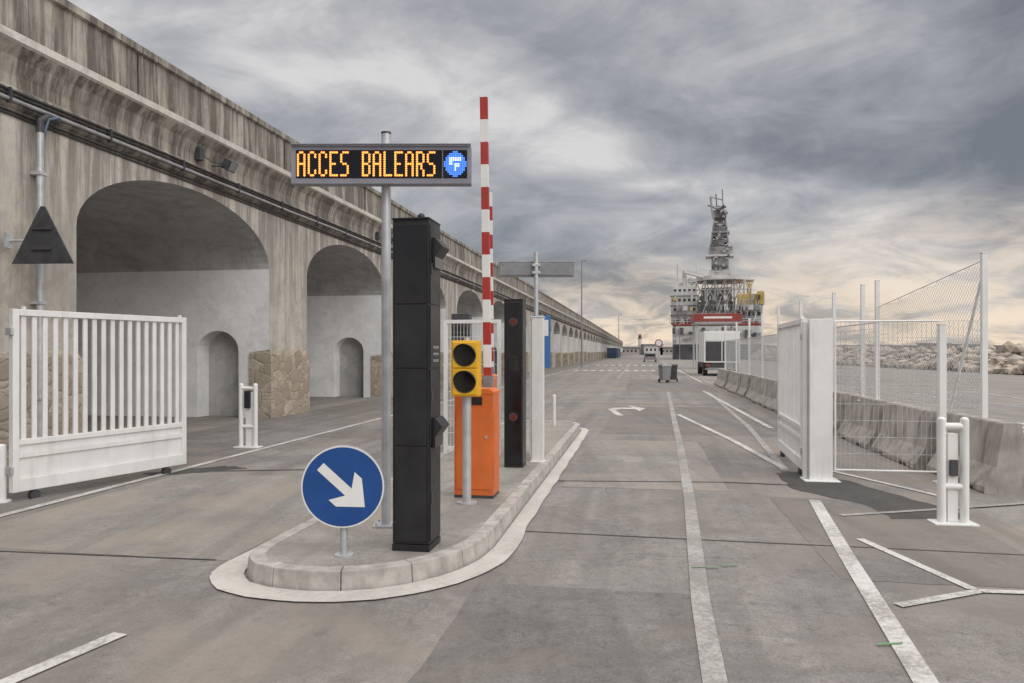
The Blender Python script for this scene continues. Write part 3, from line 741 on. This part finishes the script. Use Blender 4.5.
for k in range(6):
    x=5.4+k*2.0
    sh.cyl((x,6,12.5),(x,5,17.0),.18,mShipW,6); sh.cyl((x,6,12.5),(x+2.0,5,17.0),.13,mShipW,6); sh.cyl((x+2.0,6,12.5),(x,5,17.0),.13,mShipW,6)
sh.cyl((5,5.5,15),(17,5.5,15),.16,mShipW,6)
def truss(x0,x1,z0,z1,tx0,tx1,y0,y1,n,r,m):
    def cor(f):
        a=x0+(tx0-x0)*f;b=x1+(tx1-x1)*f;z=z0+(z1-z0)*f; return [(a,y0,z),(b,y0,z),(b,y1,z),(a,y1,z)]
    for i in range(n):
        A=cor(i/n);C=cor((i+1)/n)
        for k in range(4):
            sh.cyl(A[k],C[k],r*1.5,m,5); sh.cyl(C[k],C[(k+1)%4],r,m,4); sh.cyl(A[k],C[(k+1)%4],r,m,4); sh.cyl(A[(k+1)%4],C[k],r,m,4)
B(8.0,12.9,15.8,20.2,18.0,20.4,mShipW); B(8.6,12.4,16.2,19.8,20.4,23.6,mShipG); B(7.3,13.5,15.4,20.6,23.4,23.8,mShipW); B(8.0,13.3,15.8,20.2,23.8,25.6,mShipG)
truss(8.4,12.4,25.6,31,9.2,11.8,16.5,19.5,4,.17,mShipG)
truss(9.2,11.8,31,35,9.8,11.2,17,19,3,.15,mShipG)
B(9.6,11.4,16.6,19,25.6,30.0,mShipG); B(8.6,12.6,16,20,28.8,29.2,mShipG); B(8.9,11.9,16.2,19,32.4,34.0,mShipG)
sh.cyl((7.8,15.8,35.2),(12.0,15.8,33.4),.28,mShipG,6); sh.cyl((9.0,15.8,32),(8.4,15.8,37.0),.25,mShipG,6); sh.cyl((11.2,15.8,33),(11.0,15.8,38.6),.14,mShipG,5); sh.cyl((9.9,15.8,33),(9.6,15.8,37.6),.12,mShipD,5)
sh.cyl((8.4,15.8,37.0),(11.0,15.8,36.2),.14,mShipG,5)
for i in range(45):
    x=rnd.uniform(8.2,12.6);z=rnd.uniform(18.5,34.5);k=(35-z)/17; x=10.4+(x-10.4)*(.45+.55*k)
    B(x,x+rnd.uniform(.3,.9),15.3,15.9,z,z+rnd.uniform(.2,.8),rnd.choice([mShipG,mShipW,mShipD,mShipD,mShipG]))
sh.cyl((3,8,15.8),(3,8,19.5),.5,mShipW,10); sh.cyl((3,7,19),(7.5,6,17.5),.25,mShipW,6); sh.cyl((1.6,5,15.8),(1.6,5,20.5),.12,mShipW,6)
sh.cyl((16.5,6,13.8),(16.5,6,16.2),.5,mShipY,10)
sh.cyl((5.5,9,15.8),(5.5,9,22),.1,mShipW,5); sh.cyl((14.6,9,15),(14.6,9,19),.1,mShipW,5)
sh.sph((4.5,8,17.2),.9,mShipW,12,8); sh.sph((2.2,9,16.6),.6,mShipW,12,8)
for i in range(170):
    x=rnd.uniform(5.5,18.2) if i%4 else rnd.uniform(.4,5); z=rnd.choice([4.2,5.4,7.5,7.5,7.6,10.3,10.3,12.5]); y=rnd.uniform(.6,2.4)
    if z<7: y=-.7
    w=rnd.uniform(.2,1.1);h=rnd.uniform(.3,1.4)
    B(x,x+w,y,y+.6,z,z+h,rnd.choice([mShipG,mShipG,mShipW,mShipD,mShipW,mShipD]+([mShipR,mShipY] if i%4==0 else [])))
for i in range(26):
    x=rnd.uniform(4.5,18.5); sh.cyl((x,rnd.uniform(.5,3),7.5),(x+rnd.uniform(-2,2),rnd.uniform(.5,3),rnd.uniform(10,16)),.09,rnd.choice([mShipG,mShipW,mShipG]),4)
for k in range(5): sh.cyl((1.8+k*3.8,-.2,2.4),(1.8+k*3.8,-.5,2.4),.6,mCable,12)
sh.out('drillship',loc=(33.0,156,0),rz=math.radians(-15.5))

# ---------------------------------------------------------------- world
w=bpy.data.worlds.new('World'); S.world=w; w.use_nodes=True; nt=w.node_tree
bg=nt.nodes['Background']
tc=N(nt,'ShaderNodeTexCoord'); sp=N(nt,'ShaderNodeSeparateXYZ'); L(nt,tc.outputs['Generated'],sp.inputs[0])
z=mth(nt,'MAXIMUM',sp.outputs[2],0.0); den=mth(nt,'ADD',z,.26)
cb=N(nt,'ShaderNodeCombineXYZ'); L(nt,mth(nt,'DIVIDE',sp.outputs[0],den),cb.inputs[0]); L(nt,mth(nt,'DIVIDE',sp.outputs[1],den),cb.inputs[1])
cb.inputs[2].default_value=3.1
n1=noi(nt,cb.outputs[0],.95,6,.52,.7,6); n2=noi(nt,cb.outputs[0],3.2,6,.62,.6,6)
f=mth(nt,'ADD',mth(nt,'MULTIPLY',n1,.68),mth(nt,'MULTIPLY',n2,.32))
rp=N(nt,'ShaderNodeValToRGB'); L(nt,f,rp.inputs[0]); el=rp.color_ramp.elements
el[0].position=.38; el[0].color=(.17,.18,.21,1); el[1].position=.63; el[1].color=(.66,.645,.64,1)
e=el.new(.445); e.color=(.245,.255,.285,1); e=el.new(.50); e.color=(.33,.335,.36,1); e=el.new(.56); e.color=(.46,.455,.465,1)
right=mr(nt,sp.outputs[0],-.1,.5,.12,.20)
hzn=N(nt,'ShaderNodeMapRange'); hzn.clamp=True; L(nt,z,hzn.inputs[0]); hzn.inputs[1].default_value=0; L(nt,right,hzn.inputs[2]); hzn.inputs[3].default_value=1; hzn.inputs[4].default_value=0
hz=mth(nt,'MULTIPLY',hzn.outputs[0],mr(nt,n2,.42,.56,.3,1))
c=mix(nt,hz,rp.outputs[0],(.92,.74,.56))
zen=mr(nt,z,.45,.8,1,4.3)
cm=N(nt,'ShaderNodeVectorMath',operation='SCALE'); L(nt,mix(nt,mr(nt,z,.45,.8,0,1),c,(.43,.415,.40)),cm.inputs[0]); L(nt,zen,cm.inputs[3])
sky=N(nt,'ShaderNodeTexSky',sky_type='NISHITA'); sky.sun_disc=False; sky.sun_elevation=math.radians(28); sky.sun_rotation=math.radians(142)
sk=N(nt,'ShaderNodeVectorMath',operation='SCALE'); L(nt,sky.outputs[0],sk.inputs[0]); sk.inputs[3].default_value=.008
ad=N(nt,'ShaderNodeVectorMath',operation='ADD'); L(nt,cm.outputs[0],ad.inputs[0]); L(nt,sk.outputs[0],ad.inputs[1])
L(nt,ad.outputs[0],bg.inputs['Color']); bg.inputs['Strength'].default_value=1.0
w.cycles.sampling_method='MANUAL'; w.cycles.sample_map_resolution=256
sl=bpy.data.lights.new('sun','SUN'); sl.energy=1.3; sl.angle=math.radians(45); sl.color=(1,.965,.92)
so=bpy.data.objects.new('sun',sl); S.collection.objects.link(so)
az=math.radians(142); elv=math.radians(28)
dv=Vector((math.sin(az)*math.cos(elv),math.cos(az)*math.cos(elv),math.sin(elv)))
so.rotation_euler=dv.to_track_quat('Z','Y').to_euler(); so.location=dv*50

# ---------------------------------------------------------------- camera
cd=bpy.data.cameras.new('camera'); co=bpy.data.objects.new('camera',cd); S.collection.objects.link(co)
cd.sensor_width=36; cd.lens=740/1024*36; cd.shift_y=10.5/1024; cd.clip_end=8000; cd.clip_start=.05
co.location=(0,0,1.6); co.rotation_euler=(math.radians(90),0,0); S.camera=co
S.view_settings.view_transform='Standard'; S.view_settings.look='None'; S.view_settings.exposure=0
